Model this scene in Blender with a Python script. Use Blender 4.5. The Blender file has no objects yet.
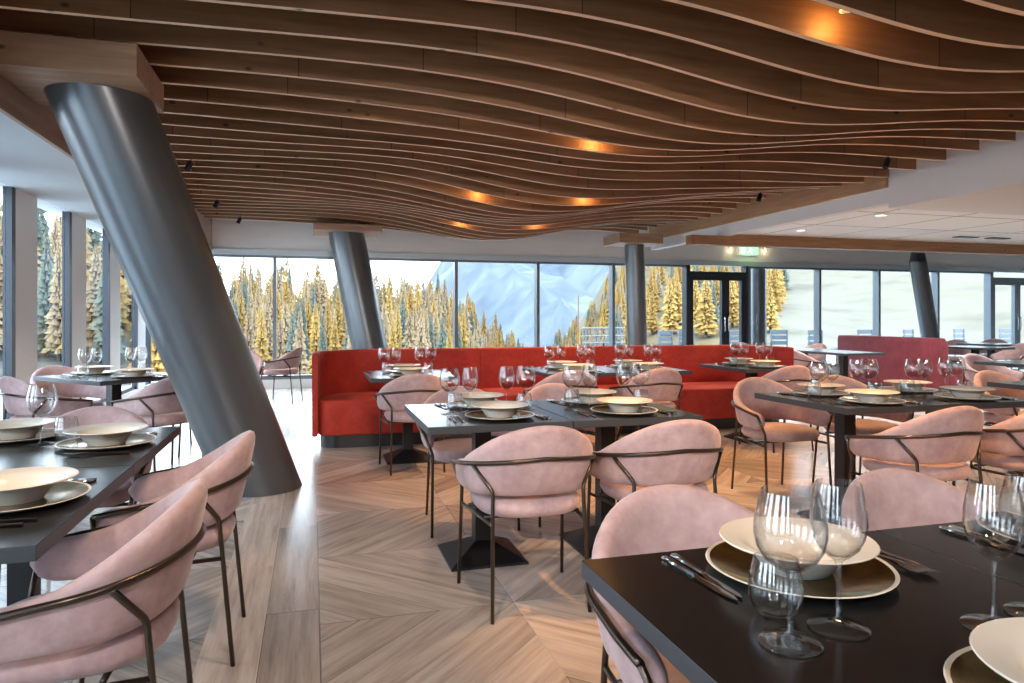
import bpy, bmesh, math, random
from mathutils import Vector, Matrix
from math import sin, cos, pi, sqrt, radians as R

S = bpy.context.scene
C = S.collection
rnd = random.Random(7)

# ------------------------------------------------------------------ camera, sky, sun, exposure
cam_d = bpy.data.cameras.new('camera')
cam_d.sensor_width = 36.0
cam_d.lens = 700 / 1024 * 36
cam_d.shift_y = -(341.5 - 317) / 1024
cam_d.clip_start = 0.05
cam_d.clip_end = 3000
cam = bpy.data.objects.new('camera', cam_d)
C.objects.link(cam)
cam.location = (0, 0, 1.25)
cam.rotation_euler = (R(90), 0, -math.atan(200 / 700))
S.camera = cam

S.view_settings.view_transform = 'Standard'
S.view_settings.look = 'None'
S.view_settings.gamma = 1
S.view_settings.use_curve_mapping = False
S.view_settings.exposure = 1.3
S.cycles.use_denoising = True
S.cycles.max_bounces = 10
S.cycles.diffuse_bounces = 5
S.cycles.glossy_bounces = 4
S.cycles.transmission_bounces = 8
S.cycles.transparent_max_bounces = 24
S.cycles.sample_clamp_indirect = 6.0
S.cycles.blur_glossy = 1.0
S.cycles.caustics_reflective = False
S.cycles.caustics_refractive = False

world = bpy.data.worlds.new('overcast_sky')
S.world = world
world.use_nodes = True
wt = world.node_tree
wt.nodes.clear()
w_out = wt.nodes.new('ShaderNodeOutputWorld')
w_bg = wt.nodes.new('ShaderNodeBackground')
w_geo = wt.nodes.new('ShaderNodeTexCoord')
w_sep = wt.nodes.new('ShaderNodeSeparateXYZ')
w_rmp = wt.nodes.new('ShaderNodeValToRGB')
wt.links.new(w_geo.outputs['Generated'], w_sep.inputs[0])
wt.links.new(w_sep.outputs['Z'], w_rmp.inputs[0])
wt.links.new(w_rmp.outputs[0], w_bg.inputs[0])
wt.links.new(w_bg.outputs[0], w_out.inputs[0])
cr = w_rmp.color_ramp
cr.elements[0].position = 0.0
cr.elements[0].color = (0.74, 0.83, 0.93, 1)
cr.elements[1].position = 0.7
cr.elements[1].color = (0.66, 0.84, 1.0, 1)
w_bg.inputs[1].default_value = 3.7

sun_d = bpy.data.lights.new('sun', 'SUN')
sun_d.energy = 0.8
sun_d.angle = R(4)
sun_d.color = (1.0, 0.93, 0.82)
sun = bpy.data.objects.new('sun', sun_d)
C.objects.link(sun)
sun.rotation_euler = (R(40), 0, R(-12))      # from behind the building, over its roof, onto the larches

LAMP = 60.0          # warm ceiling spots, watts each
FILL = 78.0         # added unseen fill spots behind the viewpoint, watts each
LAMP_COL = (1.0, 0.66, 0.38)

# ------------------------------------------------------------------ material helpers
class NT:
    def __init__(s, name):
        s.m = bpy.data.materials.new(name)
        s.m.use_nodes = True
        s.t = s.m.node_tree
        s.t.nodes.clear()
        s.out = s.t.nodes.new('ShaderNodeOutputMaterial')
    def n(s, kind, **kw):
        x = s.t.nodes.new(kind)
        for k, v in kw.items():
            setattr(x, k, v)
        return x
    def put(s, sock, v):
        if hasattr(v, 'is_output'):
            s.t.links.new(v, sock)
        elif isinstance(v, (tuple, list)) and len(v) == 3 and sock.type == 'RGBA':
            sock.default_value = (*v, 1)
        else:
            sock.default_value = v
    def math(s, op, a, b=0.0, c=None):
        x = s.n('ShaderNodeMath', operation=op)
        s.put(x.inputs[0], a)
        s.put(x.inputs[1], b)
        if c is not None:
            s.put(x.inputs[2], c)
        return x.outputs[0]
    def mix(s, f, a, b, blend='MIX'):
        x = s.n('ShaderNodeMix', data_type='RGBA', blend_type=blend)
        s.put(x.inputs[0], f)
        s.put(x.inputs[6], a)
        s.put(x.inputs[7], b)
        return x.outputs[2]
    def ramp(s, f, stops):
        x = s.n('ShaderNodeValToRGB')
        e = x.color_ramp.elements
        while len(e) < len(stops):
            e.new(0.5)
        for k, (p, c) in enumerate(stops):
            e[k].position = p
            e[k].color = (*c, 1) if isinstance(c, tuple) else (c, c, c, 1)
        s.put(x.inputs[0], f)
        return x.outputs[0]
    def coord(s, which='Object', scale=None):
        x = s.n('ShaderNodeTexCoord').outputs[which]
        if scale:
            mp = s.n('ShaderNodeMapping')
            s.put(mp.inputs[0], x)
            mp.inputs['Scale'].default_value = scale
            x = mp.outputs[0]
        return x
    def noise(s, vec, scale=5.0, detail=3.0, rough=0.5, what=0):
        x = s.n('ShaderNodeTexNoise')
        s.put(x.inputs['Vector'], vec)
        x.inputs['Scale'].default_value = scale
        x.inputs['Detail'].default_value = detail
        x.inputs['Roughness'].default_value = rough
        return x.outputs[what]
    def bsdf(s, col, rough=0.5, metal=0.0, **kw):
        b = s.n('ShaderNodeBsdfPrincipled')
        s.put(b.inputs['Base Color'], col)
        s.put(b.inputs['Roughness'], rough)
        s.put(b.inputs['Metallic'], metal)
        for k, v in kw.items():
            s.put(b.inputs[k.replace('_', ' ')], v)
        s.t.links.new(b.outputs[0], s.out.inputs[0])
        return b
    def bump(s, b, h, strength=0.2, dist=0.01):
        x = s.n('ShaderNodeBump')
        x.inputs['Strength'].default_value = strength
        x.inputs['Distance'].default_value = dist
        s.put(x.inputs['Height'], h)
        s.t.links.new(x.outputs[0], b.inputs['Normal'])

def plain(name, col, rough=0.5, metal=0.0, var=0.06, scale=6.0, **kw):
    t = NT(name)
    nz = t.noise(t.coord(), scale, 3)
    c = t.mix(nz, tuple(max(0, v * (1 - var)) for v in col), tuple(v * (1 + var) for v in col))
    t.bsdf(c, rough, metal, **kw)
    return t.m

M = {}
def wood(name, dark, light, axis=0, rough=0.55, joint=True, grain=1.0):
    t = NT(name)
    geo = t.n('ShaderNodeNewGeometry').outputs['Position']
    mp = t.n('ShaderNodeMapping')
    t.put(mp.inputs[0], geo)
    sc = [9.0, 9.0, 9.0]
    sc[axis] = 0.8
    mp.inputs['Scale'].default_value = sc
    g = t.noise(mp.outputs[0], 2.2 * grain, 5, 0.6)
    col = t.ramp(g, [(0.25, dark), (0.75, light)])
    mp2 = t.n('ShaderNodeMapping')
    t.put(mp2.inputs[0], geo)
    s2 = [5.5, 5.5, 5.5]
    s2[axis] = 3.2
    mp2.inputs['Scale'].default_value = s2
    vor = t.n('ShaderNodeTexVoronoi')
    t.put(vor.inputs['Vector'], mp2.outputs[0])
    vor.inputs['Scale'].default_value = 1.0
    knot = t.ramp(vor.outputs['Distance'], [(0.04, 0.22), (0.10, 1.0)])
    col = t.mix(1.0, col, knot, 'MULTIPLY')
    if joint:
        oi = t.n('ShaderNodeObjectInfo').outputs['Random']
        sep = t.n('ShaderNodeSeparateXYZ')
        t.put(sep.inputs[0], geo)
        u = t.math('ADD', t.math('MULTIPLY', sep.outputs[axis], 0.55), t.math('MULTIPLY', oi, 7.0))
        idn = t.n('ShaderNodeTexWhiteNoise', noise_dimensions='2D')
        cmb = t.n('ShaderNodeCombineXYZ')
        t.put(cmb.inputs[0], t.math('FLOOR', u))
        t.put(cmb.inputs[1], t.math('MULTIPLY', oi, 91.0))
        t.put(idn.inputs['Vector'], cmb.outputs[0])
        tone = t.math('MULTIPLY_ADD', idn.outputs['Value'], 0.38, 0.80)
        col = t.mix(1.0, col, tone, 'MULTIPLY')
        fr = t.math('FRACT', u)
        col = t.mix(t.math('LESS_THAN', fr, 0.0030), col, (0.06, 0.03, 0.015))
    t.bsdf(col, rough)
    return t.m

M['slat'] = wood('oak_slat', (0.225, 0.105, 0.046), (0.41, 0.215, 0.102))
M['slat_edge'] = wood('pale_slat_edge', (0.74, 0.54, 0.37), (0.88, 0.70, 0.52), joint=False)  # slat undersides coloured paler than the slat faces
M['board'] = wood('pine_board', (0.36, 0.20, 0.10), (0.55, 0.34, 0.19), axis=1, joint=False)
M['beam'] = wood('beam_wood', (0.22, 0.105, 0.045), (0.40, 0.21, 0.10), joint=False)
M['box'] = wood('box_wood', (0.27, 0.15, 0.088), (0.46, 0.305, 0.20), joint=False)
M['fascia'] = wood('fascia_wood', (0.30, 0.19, 0.14), (0.44, 0.30, 0.22), axis=1, joint=False)
M['white'] = plain('white_plaster', (0.74, 0.745, 0.745), 0.75, var=0.02)
M['soffit'] = plain('sky_tinted_soffit', (0.56, 0.61, 0.645), 0.75, var=0.02)  # cool sky light worked into the soffit colour
M['grey_wall'] = plain('grey_plaster', (0.88, 0.86, 0.84), 0.75, var=0.02)
M['dark_ceiling'] = plain('dark_ceiling_void', (0.03, 0.022, 0.018), 0.9)
M['frame'] = plain('grey_aluminium', (0.19, 0.22, 0.255), 0.32, 0.4, var=0.03)
M['frame_light'] = plain('pale_aluminium', (0.55, 0.62, 0.67), 0.4, 0.2, var=0.03)
M['door_frame'] = plain('dark_door_frame', (0.035, 0.042, 0.055), 0.4, 0.3, var=0.05)
M['column'] = plain('anthracite_column_paint', (0.150, 0.162, 0.175), 0.30, 0.6, var=0.05, scale=3)
M['black'] = plain('black_metal', (0.014, 0.014, 0.016), 0.4, 0.3)
M['bronze'] = plain('dark_bronze_tube', (0.085, 0.065, 0.052), 0.28, 0.85)
M['steel'] = plain('polished_steel', (0.72, 0.72, 0.73), 0.12, 1.0, var=0.03)
M['cream'] = plain('cream_stoneware', (0.84, 0.76, 0.65), 0.22, var=0.02)
M['rubber'] = plain('black_plinth', (0.02, 0.022, 0.025), 0.3, 0.2)
M['outdoor'] = plain('grey_outdoor_chair', (0.105, 0.125, 0.15), 0.6)
M['deck_white'] = plain('white_railing_paint', (0.21, 0.22, 0.235), 0.5)
M['pole'] = plain('brown_pole_paint', (0.15, 0.08, 0.05), 0.6)
M['bark'] = plain('bark', (0.10, 0.075, 0.06), 0.9, var=0.3)

def velvet(name, a, b, rough=0.75, sheen=0.5, tint=(1, 0.9, 0.88)):
    t = NT(name)
    co = t.coord()
    n1 = t.noise(co, 5.0, 4, 0.6)
    n2 = t.noise(co, 26.0, 3, 0.6)
    f = t.math('ADD', t.math('MULTIPLY', n1, 0.65), t.math('MULTIPLY', n2, 0.35))
    col = t.ramp(f, [(0.36, a), (0.62, b)])
    bs = t.bsdf(col, rough)
    bs.inputs['Sheen Weight'].default_value = sheen
    bs.inputs['Sheen Roughness'].default_value = 0.4
    bs.inputs['Sheen Tint'].default_value = (*tint, 1)
    t.bump(bs, t.noise(co, 320.0, 2), 0.12, 0.002)
    return t.m
M['pink'] = velvet('dusty_pink_velvet', (0.375, 0.245, 0.247), (0.555, 0.392, 0.395), sheen=0.35)
M['red'] = velvet('red_velvet', (0.36, 0.021, 0.012), (0.52, 0.042, 0.022), sheen=0.12, tint=(1, 0.5, 0.4))
M['burgundy'] = velvet('burgundy_velvet', (0.150, 0.017, 0.027), (0.225, 0.032, 0.046), sheen=0.25, tint=(1, 0.6, 0.65))

def gold():
    t = NT('gold_charger_glaze')
    co = t.coord()
    n1 = t.noise(co, 22.0, 4, 0.6)
    col = t.ramp(n1, [(0.3, (0.13, 0.075, 0.016)), (0.7, (0.42, 0.28, 0.08))])
    t.bsdf(col, 0.14, 0.92)
    return t.m
M['gold'] = gold()

def table_top():
    t = NT('black_table_laminate')
    co = t.coord()
    n1 = t.noise(co, 60.0, 3)
    col = t.mix(n1, (0.006, 0.006, 0.007), (0.012, 0.0115, 0.012))
    b = t.bsdf(col, 0.20)
    b.inputs['IOR'].default_value = 1.58
    t.bump(b, n1, 0.03, 0.002)
    return t.m
M['table'] = table_top()
M['table_edge'] = plain('dark_grey_edge_band', (0.040, 0.045, 0.052), 0.45)

def glassware():
    t = NT('clear_glass')
    lw = t.n('ShaderNodeLayerWeight')
    lw.inputs[0].default_value = 0.5
    gl = t.n('ShaderNodeBsdfGlossy')
    gl.inputs['Roughness'].default_value = 0.02
    tr = t.n('ShaderNodeBsdfTransparent')
    t.put(tr.inputs[0], t.ramp(lw.outputs['Facing'], [(0.55, (0.985, 0.985, 0.985)), (0.97, (0.93, 0.935, 0.94))]))
    mx = t.n('ShaderNodeMixShader')
    t.put(mx.inputs[0], t.math('MULTIPLY_ADD', t.math('POWER', lw.outputs['Facing'], 3.0), 0.80, 0.10))
    t.t.links.new(tr.outputs[0], mx.inputs[1])
    t.t.links.new(gl.outputs[0], mx.inputs[2])
    t.t.links.new(mx.outputs[0], t.out.inputs[0])
    return t.m
M['glass'] = glassware()

def pane():
    t = NT('window_glass')
    gl = t.n('ShaderNodeBsdfGlossy')
    gl.inputs['Roughness'].default_value = 0.0
    tr = t.n('ShaderNodeBsdfTransparent')
    tr.inputs[0].default_value = (0.94, 0.97, 0.98, 1)
    lw = t.n('ShaderNodeLayerWeight')
    lw.inputs[0].default_value = 0.5
    mx = t.n('ShaderNodeMixShader')
    t.put(mx.inputs[0], t.math('MULTIPLY_ADD', t.math('POWER', lw.outputs['Facing'], 5.0), 0.35, 0.006))
    t.t.links.new(tr.outputs[0], mx.inputs[1])
    t.t.links.new(gl.outputs[0], mx.inputs[2])
    t.t.links.new(mx.outputs[0], t.out.inputs[0])
    return t.m
M['pane'] = pane()

def emit(name, col, strength):
    t = NT(name)
    e = t.n('ShaderNodeEmission')
    e.inputs[0].default_value = (*col, 1)
    e.inputs[1].default_value = strength
    t.t.links.new(e.outputs[0], t.out.inputs[0])
    return t.m
M['lamp'] = emit('lit_lamp_lens', (1.0, 0.62, 0.28), 14.0)
M['exit'] = emit('lit_exit_panel', (0.42, 0.95, 0.50), 0.62)
M['exit_mark'] = emit('lit_exit_mark', (0.9, 1.0, 0.9), 0.8)
M['led'] = emit('downlight_lens_added_glow', (1.0, 0.95, 0.88), 1.2)

def floor_mat():
    t = NT('star_pattern_wood_floor')
    pos = t.n('ShaderNodeNewGeometry').outputs['Position']
    sp = t.n('ShaderNodeSeparateXYZ')
    t.put(sp.inputs[0], pos)
    x, y = sp.outputs[0], sp.outputs[1]
    # star field: mirrored cell of 1.64 m with the star at its middle
    def cell(v, o):
        k = t.math('DIVIDE', t.math('SUBTRACT', v, o), 1.64)
        r = t.math('ROUND', k)
        d = t.math('MULTIPLY', t.math('SUBTRACT', k, r), 1.64)
        return t.math('ABSOLUTE', d), r, d
    ax, ix, dx = cell(x, 0.85)
    ay, iy, dy = cell(y, 2.95)
    p1 = t.math('MULTIPLY', t.math('SUBTRACT', ax, ay), 0.7071)
    q1 = t.math('MULTIPLY', t.math('ADD', ax, ay), 0.7071)
    w = 0.232
    pi1 = t.math('FLOOR', t.math('DIVIDE', p1, w))
    pf1 = t.math('FRACT', t.math('DIVIDE', p1, w))
    sgx = t.math('SIGN', dx)
    sgy = t.math('SIGN', dy)
    idA = t.math('ADD', t.math('MULTIPLY', ix, 7.3), t.math('MULTIPLY', iy, 3.1))
    idA = t.math('ADD', idA, t.math('ADD', t.math('MULTIPLY', sgx, 1.7), t.math('MULTIPLY', sgy, 0.63)))
    idA = t.math('ADD', idA, t.math('MULTIPLY', pi1, 13.7))
    seamA = t.math('MINIMUM', t.math('MULTIPLY', t.math('MINIMUM', pf1, t.math('SUBTRACT', 1.0, pf1)), w), t.math('MINIMUM', ax, ay))
    seamA = t.math('MINIMUM', seamA, t.math('MINIMUM', t.math('SUBTRACT', 0.82, ax), t.math('SUBTRACT', 0.82, ay)))
    # straight border planks along the aisle, X -0.40 .. 0.03
    bx = t.math('DIVIDE', t.math('SUBTRACT', x, 0.03), 0.215)
    bi = t.math('FLOOR', bx)
    bf = t.math('FRACT', bx)
    by = t.math('DIVIDE', t.math('ADD', y, t.math('MULTIPLY', bi, 0.61)), 1.25)
    byi = t.math('FLOOR', by)
    byf = t.math('FRACT', by)
    idB = t.math('ADD', t.math('MULTIPLY', bi, 5.9), t.math('MULTIPLY', byi, 11.3))
    seamB = t.math('MINIMUM', t.math('MULTIPLY', t.math('MINIMUM', bf, t.math('SUBTRACT', 1.0, bf)), 0.215), t.math('MULTIPLY', t.math('MINIMUM', byf, t.math('SUBTRACT', 1.0, byf)), 1.25))
    inB = t.math('MULTIPLY', t.math('GREATER_THAN', x, -0.40), t.math('LESS_THAN', x, 0.03))
    def sel(a, b):
        return t.math('ADD', t.math('MULTIPLY', a, t.math('SUBTRACT', 1.0, inB)), t.math('MULTIPLY', b, inB))
    pid = sel(idA, idB)
    seam = sel(seamA, seamB)
    along = sel(q1, y)
    across = sel(p1, x)
    wn = t.n('ShaderNodeTexWhiteNoise', noise_dimensions='1D')
    t.put(wn.inputs['W'], pid)
    cv = t.n('ShaderNodeCombineXYZ')
    t.put(cv.inputs[0], t.math('MULTIPLY', along, 1.1))
    t.put(cv.inputs[1], t.math('MULTIPLY', across, 15.0))
    t.put(cv.inputs[2], t.math('MULTIPLY', pid, 0.37))
    g = t.noise(cv.outputs[0], 1.5, 7, 0.66)
    colw = t.ramp(g, [(0.22, (0.22, 0.180, 0.160)), (0.50, (0.43, 0.365, 0.325)), (0.78, (0.56, 0.50, 0.455))])
    tone = t.math('MULTIPLY_ADD', wn.outputs['Value'], 0.50, 0.70)
    colw = t.mix(1.0, colw, tone, 'MULTIPLY')
    colw = t.mix(t.math('LESS_THAN', seam, 0.0030), colw, t.mix(wn.outputs['Value'], (0.10, 0.085, 0.075), (0.55, 0.50, 0.46)))
    rg = t.math('MULTIPLY_ADD', g, 0.14, 0.17)
    b = t.bsdf(colw, rg)
    b.inputs['IOR'].default_value = 1.68
    t.bump(b, g, 0.06, 0.004)
    return t.m
M['floor'] = floor_mat()

def tile_ceiling():
    t = NT('ceiling_tiles')
    pos = t.n('ShaderNodeNewGeometry').outputs['Position']
    sp = t.n('ShaderNodeSeparateXYZ')
    t.put(sp.inputs[0], pos)
    def line(v, per, off):
        f = t.math('FRACT', t.math('DIVIDE', t.math('ADD', v, off), per))
        return t.math('LESS_THAN', f, 0.022 / per)
    ln = t.math('MAXIMUM', line(sp.outputs[0], 1.2, 0.4), line(sp.outputs[1], 1.2, 0.1))
    col = t.mix(ln, (0.88, 0.90, 0.895), (0.05, 0.06, 0.06))
    t.bsdf(col, 0.8)
    return t.m
M['tile'] = tile_ceiling()

def terrain_mat(name, stops, scale=0.12, rough=0.95, stretch=(1, 1, 1)):
    t = NT(name)
    pos = t.n('ShaderNodeNewGeometry').outputs['Position']
    mp = t.n('ShaderNodeMapping')
    t.put(mp.inputs[0], pos)
    mp.inputs['Scale'].default_value = stretch
    n = t.noise(mp.outputs[0], scale, 8, 0.62)
    t.bsdf(t.ramp(n, stops), rough)
    return t.m
M['meadow'] = terrain_mat('pale_autumn_meadow', [(0.36, (0.066, 0.052, 0.028)), (0.44, (0.100, 0.082, 0.055)), (0.52, (0.124, 0.104, 0.073)), (0.60, (0.112, 0.092, 0.061)), (0.70, (0.060, 0.052, 0.034))], 0.11, stretch=(1, 1, 4))
M['mountain'] = terrain_mat('hazed_mountain_rock', [(0.38, (0.038, 0.050, 0.070)), (0.48, (0.060, 0.075, 0.096)), (0.60, (0.098, 0.110, 0.124))], 0.016, stretch=(1, 1, 0.45))  # bluish distance haze mixed into the rock colour
M['wood_floor'] = terrain_mat('woodland_floor', [(0.36, (0.020, 0.024, 0.032)), (0.48, (0.038, 0.037, 0.038)), (0.58, (0.060, 0.045, 0.024)), (0.70, (0.085, 0.088, 0.098))], 0.35)
M['larch_floor'] = terrain_mat('golden_needle_slope', [(0.34, (0.030, 0.024, 0.016)), (0.48, (0.075, 0.047, 0.014)), (0.60, (0.105, 0.070, 0.024)), (0.72, (0.075, 0.066, 0.050))], 0.5)
M['deck'] = plain('pale_terrace_slabs', (0.30, 0.315, 0.33), 0.8)

def foliage(name, a, b):
    t = NT(name)
    pos = t.n('ShaderNodeNewGeometry').outputs['Position']
    oi = t.n('ShaderNodeObjectInfo').outputs['Random']
    n = t.noise(pos, 0.9, 3, 0.6)
    f = t.math('ADD', t.math('MULTIPLY', n, 0.7), t.math('MULTIPLY', oi, 0.4))
    col = t.ramp(f, [(0.25, a), (0.80, b)])
    bs = t.bsdf(col, 0.9)
    return t.m
M['larch'] = foliage('golden_larch_needles', (0.20, 0.105, 0.020), (0.34, 0.21, 0.055))
M['larch_pale'] = foliage('pale_larch_needles', (0.18, 0.115, 0.060), (0.30, 0.215, 0.125))
M['pine'] = foliage('green_pine_needles', (0.060, 0.078, 0.070), (0.135, 0.150, 0.115))

# ------------------------------------------------------------------ object helpers
def obj(name, bm, mat, parent=None, smooth=False, auto=None):
    me = bpy.data.meshes.new(name)
    bm.to_mesh(me)
    bm.free()
    mats = mat if isinstance(mat, (list, tuple)) else [mat]
    for m in mats:
        me.materials.append(M[m])
    if smooth:
        me.polygons.foreach_set('use_smooth', [True] * len(me.polygons))
        if auto is not None:
            me.set_sharp_from_angle(angle=R(auto))
    o = bpy.data.objects.new(name, me)
    C.objects.link(o)
    if parent is not None:
        o.parent = parent
    return o

def tag(o, label=None, cat=None, group=None, kind=None):
    if label:
        o['label'] = label
    if cat:
        o['category'] = cat
    if group:
        o['group'] = group
    if kind:
        o['kind'] = kind
    return o

def thing(name, label, cat, loc=(0, 0, 0), rz=0.0, group=None):
    o = bpy.data.objects.new(name, None)
    C.objects.link(o)
    o.empty_display_size = 0.1
    o.location = loc
    o.rotation_euler = (0, 0, rz)
    return tag(o, label, cat, group)

def struct(name, bm, mat, parent=None, smooth=False, auto=None):
    o = obj(name, bm, mat, parent, smooth, auto)
    if parent is None:
        o['kind'] = 'structure'
    return o

def kids(o):
    return [c for c in C.objects if c.parent == o]

def dup(src, parts, loc, rz, label, group=None):
    """copy of a thing: parts is its {part: [sub-parts]} list"""
    r = src.copy()
    C.objects.link(r)
    r.location = loc
    r.rotation_euler = (0, 0, rz)
    r['label'] = label
    if group:
        r['group'] = group
    for p, subs in parts:
        c = p.copy()
        C.objects.link(c)
        c.parent = r
        for q in subs:
            d = q.copy()
            C.objects.link(d)
            d.parent = c
    return r

def box(bm, x0, x1, y0, y1, z0, z1, bevel=0.0, mat=0):
    v = [bm.verts.new((x, y, z)) for x in (x0, x1) for y in (y0, y1) for z in (z0, z1)]
    f = [(0, 1, 3, 2), (4, 6, 7, 5), (0, 4, 5, 1), (2, 3, 7, 6), (0, 2, 6, 4), (1, 5, 7, 3)]
    fs = [bm.faces.new([v[i] for i in q]) for q in f]
    for q in fs:
        q.material_index = mat
    if bevel:
        es = list({e for q in fs for e in q.edges})
        bmesh.ops.bevel(bm, geom=es, offset=bevel, segments=2, affect='EDGES', profile=0.6)
    return bm

def boxes(lst, bevel=0.0):
    bm = bmesh.new()
    for b in lst:
        box(bm, *b, bevel=bevel)
    return bm

def lathe(prof, n=32, closed=False):
    """prof: list of (r, z); r = 0 makes a pole"""
    bm = bmesh.new()
    rings = []
    for r, z in prof:
        if r < 1e-6:
            rings.append([bm.verts.new((0, 0, z))])
        else:
            rings.append([bm.verts.new((r * cos(2 * pi * k / n), r * sin(2 * pi * k / n), z)) for k in range(n)])
    pairs = list(zip(rings, rings[1:]))
    if closed:
        pairs.append((rings[-1], rings[0]))
    for a, b in pairs:
        for k in range(n):
            k2 = (k + 1) % n
            if len(a) == 1 and len(b) == 1:
                continue
            if len(a) == 1:
                bm.faces.new((a[0], b[k2], b[k]))
            elif len(b) == 1:
                bm.faces.new((a[k], a[k2], b[0]))
            else:
                bm.faces.new((a[k], a[k2], b[k2], b[k]))
    bmesh.ops.recalc_face_normals(bm, faces=bm.faces)
    return bm

def smooth_path(pts, rad, seg=6):
    """round the inner corners of a polyline"""
    P = [Vector(p) for p in pts]
    out = [P[0]]
    for i in range(1, len(P) - 1):
        a, b, c = P[i - 1], P[i], P[i + 1]
        d1, d2 = (a - b), (c - b)
        r = min(rad, d1.length * 0.49, d2.length * 0.49)
        s, e = b + d1.normalized() * r, b + d2.normalized() * r
        for k in range(seg + 1):
            t = k / seg
            out.append((1 - t) ** 2 * s + 2 * t * (1 - t) * b + t * t * e)
    out.append(P[-1])
    return out

def tube(bm, pts, r, n=10, cap=True):
    P = [Vector(p) for p in pts]
    up = Vector((0, 0, 1))
    prev = None
    rings = []
    for i, p in enumerate(P):
        if i == 0:
            d = P[1] - P[0]
        elif i == len(P) - 1:
            d = P[-1] - P[-2]
        else:
            d = (P[i + 1] - P[i]).normalized() + (P[i] - P[i - 1]).normalized()
        d.normalize()
        if prev is None:
            a = d.cross(up)
            if a.length < 1e-3:
                a = d.cross(Vector((1, 0, 0)))
        else:
            a = prev - d * prev.dot(d)
        a.normalize()
        prev = a
        b = d.cross(a)
        rr = r[i] if isinstance(r, (list, tuple)) else r
        rings.append([bm.verts.new(p + (a * cos(2 * pi * k / n) + b * sin(2 * pi * k / n)) * rr) for k in range(n)])
    for A, B in zip(rings, rings[1:]):
        for k in range(n):
            bm.faces.new((A[k], A[(k + 1) % n], B[(k + 1) % n], B[k]))
    if cap:
        bm.faces.new(rings[0][::-1])
        bm.faces.new(rings[-1])
    return bm

def prism(bm, pts, z0, z1, bevel=0.0, seg=3):
    lo = [bm.verts.new((x, y, z0)) for x, y in pts]
    hi = [bm.verts.new((x, y, z1)) for x, y in pts]
    n = len(pts)
    fb = bm.faces.new(lo[::-1])
    ft = bm.faces.new(hi)
    for k in range(n):
        bm.faces.new((lo[k], lo[(k + 1) % n], hi[(k + 1) % n], hi[k]))
    bmesh.ops.recalc_face_normals(bm, faces=bm.faces)
    if bevel:
        es = list(set(fb.edges) | set(ft.edges))
        bmesh.ops.bevel(bm, geom=es, offset=bevel, segments=seg, affect='EDGES', profile=0.5)
    return bm

# ------------------------------------------------------------------ the room
XL, YB, YR, XR = -2.6, 13.0, -4.0, 17.0
struct('floor', boxes([(XL - 0.3, XR + 0.3, YR - 0.3, YB + 0.3, -0.12, 0)]), 'floor')
struct('ceiling', boxes([(XL - 0.5, XR + 0.5, YR - 0.5, YB + 0.5, 3.35, 3.55)]), 'dark_ceiling')
# back window wall: kerb, header
bm = boxes([(XL - 0.3, 7.50, YB - 0.05, YB + 0.25, 0, 0.15), (8.95, 15.6, YB - 0.05, YB + 0.25, 0, 0.15)])
struct('baseboard_back', bm, 'white')
struct('wall_back', boxes([(XL - 0.3, XR + 0.3, YB - 0.02, YB + 0.25, 2.43, 3.35)]), 'grey_wall')
struct('trim_1', boxes([(XL - 0.02, XR, YB - 0.06, YB + 0.12, 2.33, 2.43)]), 'frame_light')
# left wall: pillars between tall windows, kerb
PIL = [7.35 + 1.55 * k for k in range(-7, 4)]
bl = [(XL - 0.07, XL, y, y + 0.56, 0.0, 2.44) for y in PIL]
bl.append((XL - 0.22, XL, YR - 0.3, PIL[0] + 0.1, 0.0, 2.44))
bl.append((XL - 0.22, XL, YR - 0.3, YB + 0.25, 2.42, 3.35))
struct('wall_left', boxes(bl), 'white')
struct('baseboard_left', boxes([(XL - 0.22, XL + 0.02, PIL[0] + 0.3, YB, 0, 0.14)]), 'white')
# rear and right walls, behind the camera and beyond the right edge
bl = [(XL - 0.3, XR + 0.3, YR - 0.25, YR, 0, 3.35)]
struct('wall_rear', boxes(bl), 'white')
struct('wall_right', boxes([(XR, XR + 0.25, YR, YB, 0, 3.35)]), 'white')
# left soffit, its wooden fascia, right bulkhead, tiled ceiling
struct('ceiling_soffit', boxes([(XL, -1.68, YR, YB - 0.02, 2.42, 2.56)]), 'soffit')
struct('trim_2', boxes([(-1.68, -1.65, YR, YB - 0.02, 2.40, 3.35)]), 'fascia')
struct('ceiling_bulkhead', boxes([(6.16, XR, YR, 6.33, 2.457, 3.35)]), 'white')
struct('ceiling_tiles', boxes([(6.30, XR, 6.33, 9.60, 2.55, 2.62)]), 'tile')
struct('trim_3', boxes([(6.12, 6.16, 6.33, 12.0, 2.69, 3.35)]), 'board')
struct('trim_4', boxes([(6.16, 6.30, 6.33, 12.0, 2.52, 2.78)]), 'white')
struct('trim_5', boxes([(5.62, 6.302, 9.60, 9.78, 2.375, 2.518), (6.302, XR, 9.60, 9.78, 2.375, 2.62)]), 'beam')

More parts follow.
